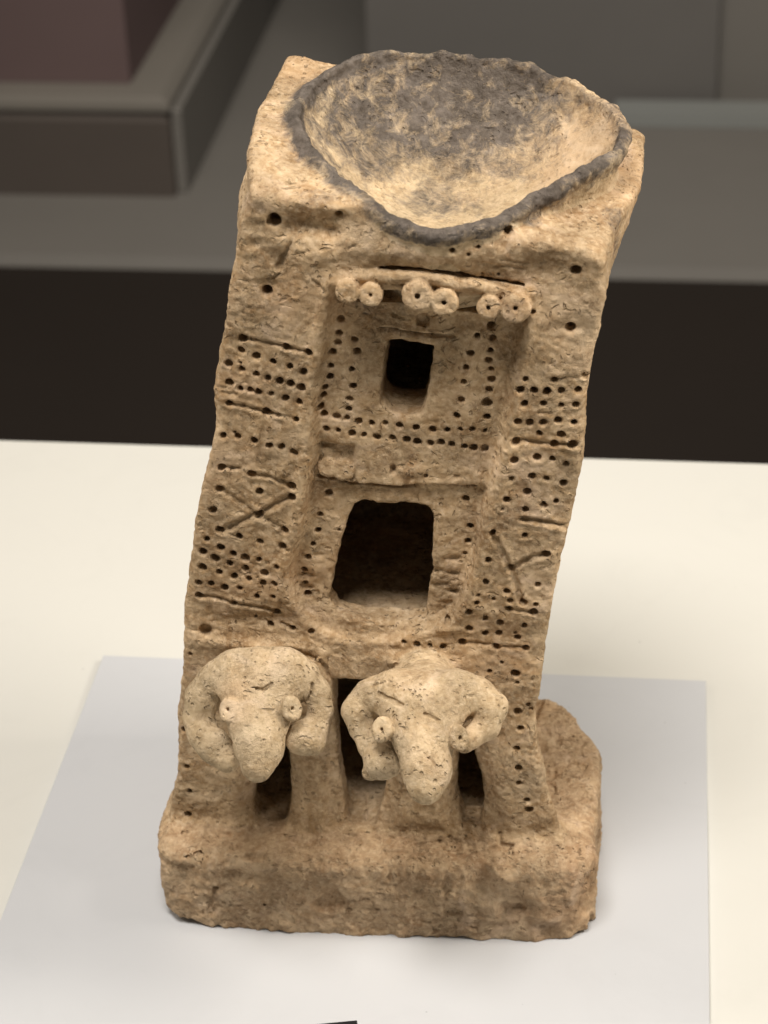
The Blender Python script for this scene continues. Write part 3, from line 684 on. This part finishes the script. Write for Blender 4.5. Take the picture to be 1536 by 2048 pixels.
_c3 = []
for rad, pts in [(1.25, [(450, 1304), (480, 1300), (510, 1298), (530, 1301), (556, 1301), (578, 1296), (600, 1303), (622, 1313), (640, 1322), (652, 1336), (658, 1352)]),
                 (1.1, [(412, 1735), (424, 1752), (432, 1775), (424, 1800), (418, 1815)]), (0.9, [(350, 1712), (375, 1714), (400, 1706), (425, 1692)]),
                 (1.3, [(1000, 1664), (1000, 1688), (1012, 1692), (1026, 1690)]), (0.9, [(735, 1590), (732, 1630), (733, 1670), (728, 1695)]),
                 (1.2, [(760, 1388), (780, 1398), (806, 1411)]), (1.2, [(848, 1428), (862, 1434), (878, 1442)]), (0.9, [(624, 1368), (622, 1386), (616, 1400)]),
                 (1.0, [(850, 1512), (862, 1520), (870, 1530)]), (0.8, [(500, 1372), (525, 1382), (545, 1366)]), (0.8, [(745, 1372), (765, 1366), (780, 1364)]),
                 (1.3, [(780, 1334), (800, 1326)]), (1.0, [(855, 1333), (870, 1340), (884, 1346)]), (0.9, [(830, 1690), (880, 1684), (905, 1668), (912, 1650)]),
                 (0.9, [(1180, 1690), (1190, 1705), (1186, 1725)]), (0.8, [(520, 1800), (545, 1812)]), (0.8, [(690, 1830), (700, 1805)]), (0.7, [(900, 1770), (925, 1780)])]:
    P3 = []
    for px, py in pts:
        h_, d_ = hit(field, px, py, 960, 1250)
        P3.append((h_ + d_ * 0.9, rad * 0.8))
    a3 = np.array([q[0] for q in P3])
    _c3.append(((a3.min(0) - 4, a3.max(0) + 4), P3))
CRACK3.extend(_c3)

# --- block-wise surface nets
VOX = 0.75; B = 22
LO = np.array([-124.0, -78.0, -4.0]); HI = np.array([140.0, 170.0, 424.0])
NB = np.ceil((HI - LO) / (VOX * B)).astype(int); NP = NB * B + 2
def gid(i, j, k): return (i.astype(np.int64) * NP[1] + j) * NP[2] + k

half = VOX * B / 2 * math.sqrt(3)
_cg = [LO[q] + np.arange(2 * NB[q] + 1) * (B * VOX / 2) for q in range(3)]
_cx, _cy, _cz = np.meshgrid(*_cg, indexing='ij')
COARSE = field(_cx.ravel(), _cy.ravel(), _cz.ravel()).reshape(_cx.shape)
vid, vpos, vpart, quads = [], [], [], []
PARTS = ['tower', 'base', 'bowl', 'roll'] + ['ram0', 'ram1', 'horn00', 'horn01', 'horn10', 'horn11'] + ['disc%d' % i for i in range(len(DISCS))]
PI = {p: i for i, p in enumerate(PARTS)}
loc = np.arange(-1, B + 1)                           # one point of overlap below and above
for bi in range(NB[0]):
    for bj in range(NB[1]):
        for bk in range(NB[2]):
            o = LO + np.array([bi, bj, bk]) * B * VOX
            cc = o + B * VOX / 2
            f0 = COARSE[2 * bi:2 * bi + 3, 2 * bj:2 * bj + 3, 2 * bk:2 * bk + 3]
            if f0.min() > half * 0.5 + 4 or f0.max() < -(half * 0.5 + 8): continue
            g = np.arange(0, B + 1)
            x, y, z = np.meshgrid(o[0] + g * VOX, o[1] + g * VOX, o[2] + g * VOX, indexing='ij')
            f = field(x.ravel(), y.ravel(), z.ravel()).reshape(x.shape)
            s = f < 0
            if s.all() or not s.any(): continue
            # cells
            S = s.astype(np.int8)
            cnt = sum(S[a:a + B, b:b + B, c:c + B] for a in (0, 1) for b in (0, 1) for c in (0, 1))
            ci, cj, ck = np.nonzero((cnt > 0) & (cnt < 8))
            acc = np.zeros((len(ci), 3)); num = np.zeros(len(ci))
            for (a, b, c) in [(a, b, c) for a in (0, 1) for b in (0, 1) for c in (0, 1)]:
                for axis in range(3):
                    if (a, b, c)[axis]: continue
                    n2 = [a, b, c]; n2[axis] = 1
                    fa = f[ci + a, cj + b, ck + c]; fb = f[ci + n2[0], cj + n2[1], ck + n2[2]]
                    cr = (fa < 0) != (fb < 0)
                    t = np.where(cr, fa / np.where(cr, fa - fb, 1), 0)
                    p = np.stack([np.full(len(ci), float(q)) for q in (a, b, c)], 1); p[:, axis] += t
                    acc += p * cr[:, None]; num += cr
            p = acc / num[:, None]
            pos = o + (np.stack([ci, cj, ck], 1) + p) * VOX
            I = bi * B + ci; J = bj * B + cj; K = bk * B + ck
            vid.append(gid(I, J, K)); vpos.append(pos)
            # which part does each vertex belong to
            cm = comps(pos[:, 0], pos[:, 1], pos[:, 2])
            best = np.full(len(pos), 1e9); pid = np.zeros(len(pos), np.int32)
            for kx, dv in cm.items():
                if kx == 'bowl_in':
                    w = (np.abs(dv) < 1.2) & (pos[:, 2] > 340)
                    pid[w] = PI['bowl']; best[w] = -50
                    continue
                if kx not in PI: continue
                dv = dv + {'tower': 0.0, 'base': 0.3}.get(kx, -0.5 if kx.startswith('disc') else -0.2)
                w = dv < best; pid[w] = PI[kx]; best[w] = dv[w]
            vpart.append(pid)
            # quads across sign-changing edges that start in this block
            for axis in range(3):
                sl0 = [slice(0, B)] * 3; sl1 = [slice(0, B)] * 3; sl1[axis] = slice(1, B + 1)
                s0 = s[tuple(sl0)]; s1 = s[tuple(sl1)]
                e = np.nonzero(s0 != s1)
                if not len(e[0]): continue
                G = [bi * B + e[0], bj * B + e[1], bk * B + e[2]]
                u, v = (axis + 1) % 3, (axis + 2) % 3
                def off(du, dv):
                    q = [G[0].copy(), G[1].copy(), G[2].copy()]; q[u] -= du; q[v] -= dv
                    return gid(*q)
                q = np.stack([off(0, 0), off(1, 0), off(1, 1), off(0, 1)], 1)
                fl_ = ~s0[e]
                q[fl_] = q[fl_][:, ::-1]
                quads.append(q)
vid = np.concatenate(vid); vpos = np.concatenate(vpos); vpart = np.concatenate(vpart); quads = np.concatenate(quads)
od = np.argsort(vid); vid, vpos, vpart = vid[od], vpos[od], vpart[od]
ix = np.searchsorted(vid, quads); ix = np.clip(ix, 0, len(vid) - 1)
ok = (vid[ix] == quads).all(1)
faces = ix[ok]

def vnormals(pos, faces):
    n = np.cross(pos[faces[:, 2]] - pos[faces[:, 0]], pos[faces[:, 3]] - pos[faces[:, 1]])
    N = np.zeros_like(pos)
    for q in range(4):
        for a in range(3): N[:, a] += np.bincount(faces[:, q], n[:, a], len(pos))
    return N / (np.linalg.norm(N, axis=1, keepdims=True) + 1e-12)
# drop loose shells far smaller than the body is not needed; displace by clay unevenness
N = vnormals(vpos, faces)
x, y, z = vpos.T
dsp = 0.36 * vnoise(x, y, z, 6.5, 21) + 0.36 * vnoise(x, y, z, 3.4, 22) + 0.32 * vnoise(x, y, z, 1.8, 23)
cr = np.abs(vnoise(x, y * 1.3, z * 1.6, 6.0, 24) + 0.25 * vnoise(x, y, z, 2.5, 25)); msk = sstep(0.15, 0.5, vnoise(x, y, z, 17, 26))
dsp -= 0.5 * sstep(0.09, 0.0, cr) * msk             # short hairline tears
rough_w = np.ones(len(vpos)); rough_w[vpart == PI['base']] = 1.5
isd = vpart >= PI['ram0']; rough_w[isd] = 0.6; rough_w[vpart >= PI['disc0']] = 0.8; rough_w[vpart == PI['bowl']] = 0.9
_ib = vpos[:, 2] > 340
_r, _ro, _rz = bowl_polar(vpos[_ib, 0], vpos[_ib, 1])
rough_w[_ib] += 0.5 * np.exp(-(np.hypot(_r - _ro, vpos[_ib, 2] - _rz) / 5.0) ** 2)      # crumbly rim
vpos = vpos + N * (dsp * rough_w)[:, None]
N = vnormals(vpos, faces)

# soot on the bowl (burning residue): rim all round, back wall of the hollow, spots on the lip
soot = np.zeros(len(vpos))
isb = vpos[:, 2] > 330
xb, yb_, zb = vpos[isb].T
r, ro, rz = bowl_polar(xb, yb_)
rimd = np.hypot(r - ro, zb - rz)
ang = np.arctan2(yb_ - BC[1], xb - BC[0])
sv = (1.35 - 0.75 * sstep(0.1, 0.9, np.cos(ang - math.radians(60)))) * np.exp(-(rimd / 6.8) ** 2) * (0.85 + 0.3 * vnoise(xb, yb_, zb, 14, 29))
u = r / ro
backw = (sstep(-0.1, 0.95, np.cos(ang - math.radians(112))) * 0.9 + 0.18 * sstep(0.1, 0.9, np.cos(ang - math.radians(40)))) * sstep(0.12, 0.75, u) * (u < 1.03)
sv = np.maximum(sv, 0.88 * backw)
sv = np.maximum(sv, 0.60 * sstep(0.0, 0.8, np.cos(ang - math.radians(178))) * sstep(0.55, 0.85, u) * (u < 1.03))
bx, by_, bz_ = hit(lambda x, y, z: -((BZ + 6) - z) , 870, 390)[0]
sv = np.maximum(sv, 0.58 * np.exp(-(((xb - bx) / 22) ** 2 + ((yb_ - by_) / 17) ** 2) ** 1.5) * (u < 0.95))
outer = sstep(17, 4, rimd) * (u > 1.0) * (0.30 + 0.70 * sstep(0.2, 0.8, np.cos(ang - math.radians(-40))))
sv = np.maximum(sv, 0.62 * outer)
fl0 = (yb_ < YF + 6) & (u > 0.98)                    # little soot below the lip on the front
sv = np.where(fl0 & (rz - zb > 5), sv * 0.35, sv)
sv = np.maximum(sv, 0.55 * np.exp(-((xb + 8) / 20) ** 2 - ((zb - 389) / 5) ** 2 - ((yb_ - 22) / 10) ** 2))
sv = np.maximum(sv, 0.45 * np.exp(-((xb - 112) / 9) ** 2 - ((yb_ - 55) / 14) ** 2))
soot[isb] = sv

# --- split into parts
root = bpy.data.objects.new('clay_tower_model', None); coll.objects.link(root)
root.location = (0.0, 0.07, 0.0); root.empty_display_size = 0.05
tag(root, 'ancient buff clay tower house model with soot-stained bowl on top and two ram heads', 'clay model')
bpy.context.view_layer.update()
fv = vpart[faces]
fpart = np.where((fv[:, 0] == fv[:, 1]) | (fv[:, 0] == fv[:, 2]) | (fv[:, 0] == fv[:, 3]), fv[:, 0], np.where((fv[:, 1] == fv[:, 2]) | (fv[:, 1] == fv[:, 3]), fv[:, 1], fv[:, 2]))
def emit(key, name, mat, parent, label=None):
    fs = faces[fpart == PI[key]]
    if not len(fs): return None
    used, inv = np.unique(fs, return_inverse=True); inv = inv.reshape(fs.shape)
    P = vpos[used] / 1000.0
    lo, hi = P.min(0), P.max(0); org = (lo + hi) / 2
    org[2] = lo[2]
    me = bpy.data.meshes.new(name)
    me.vertices.add(len(P)); me.vertices.foreach_set('co', (P - org).astype(np.float32).ravel())
    me.loops.add(len(fs) * 4); me.loops.foreach_set('vertex_index', inv.astype(np.int32).ravel())
    me.polygons.add(len(fs)); me.polygons.foreach_set('loop_start', np.arange(0, len(fs) * 4, 4, dtype=np.int32))
    me.update(calc_edges=True)
    me.polygons.foreach_set('use_smooth', np.ones(len(fs), bool))
    at = me.attributes.new('soot', 'FLOAT', 'POINT'); at.data.foreach_set('value', soot[used].astype(np.float32))
    me.normals_split_custom_set_from_vertices(N[used].astype(np.float32))
    me.materials.append(mat)
    o = bpy.data.objects.new(name, me); coll.objects.link(o)
    o.parent = parent
    pw = np.array(parent['_o']) if parent.get('_o') is not None else np.array(parent.location)
    o.location = tuple(org - pw)
    o['_o'] = [float(q) for q in org]
    if label: o['label'] = label
    return o
root['_o'] = [0.0, 0.07, 0.0]
made = []
made.append(emit('tower', 'tower_wall', CLAY, root, 'punched and incised tower wall with window and doorways'))
made.append(emit('base', 'base_slab', CLAY_BASE, root, 'rough brown base slab with crumbling edges'))
made.append(emit('bowl', 'bowl', CLAY_BOWL, root, 'shallow bowl with soot-blackened rim and spout'))
made.append(emit('roll', 'lintel_roll', CLAY, root))
heads = []
for i in range(2):
    h = emit('ram%d' % i, 'ram_head', CLAY_RAM, root); heads.append(h); made.append(h)
    for j in range(2): made.append(emit('horn%d%d' % (i, j), 'horn', CLAY_RAM, h))
for i, dc in enumerate(DISCS):
    kind, own = dc[6]
    made.append(emit('disc%d' % i, kind, CLAY_RAM if kind == 'eye' else CLAY, heads[own] if own >= 0 else root))
for o in made + [root]:
    if o is not None and '_o' in o: del o['_o']
print('clay tower: %d vertices, %d quads' % (len(vpos), len(faces)))
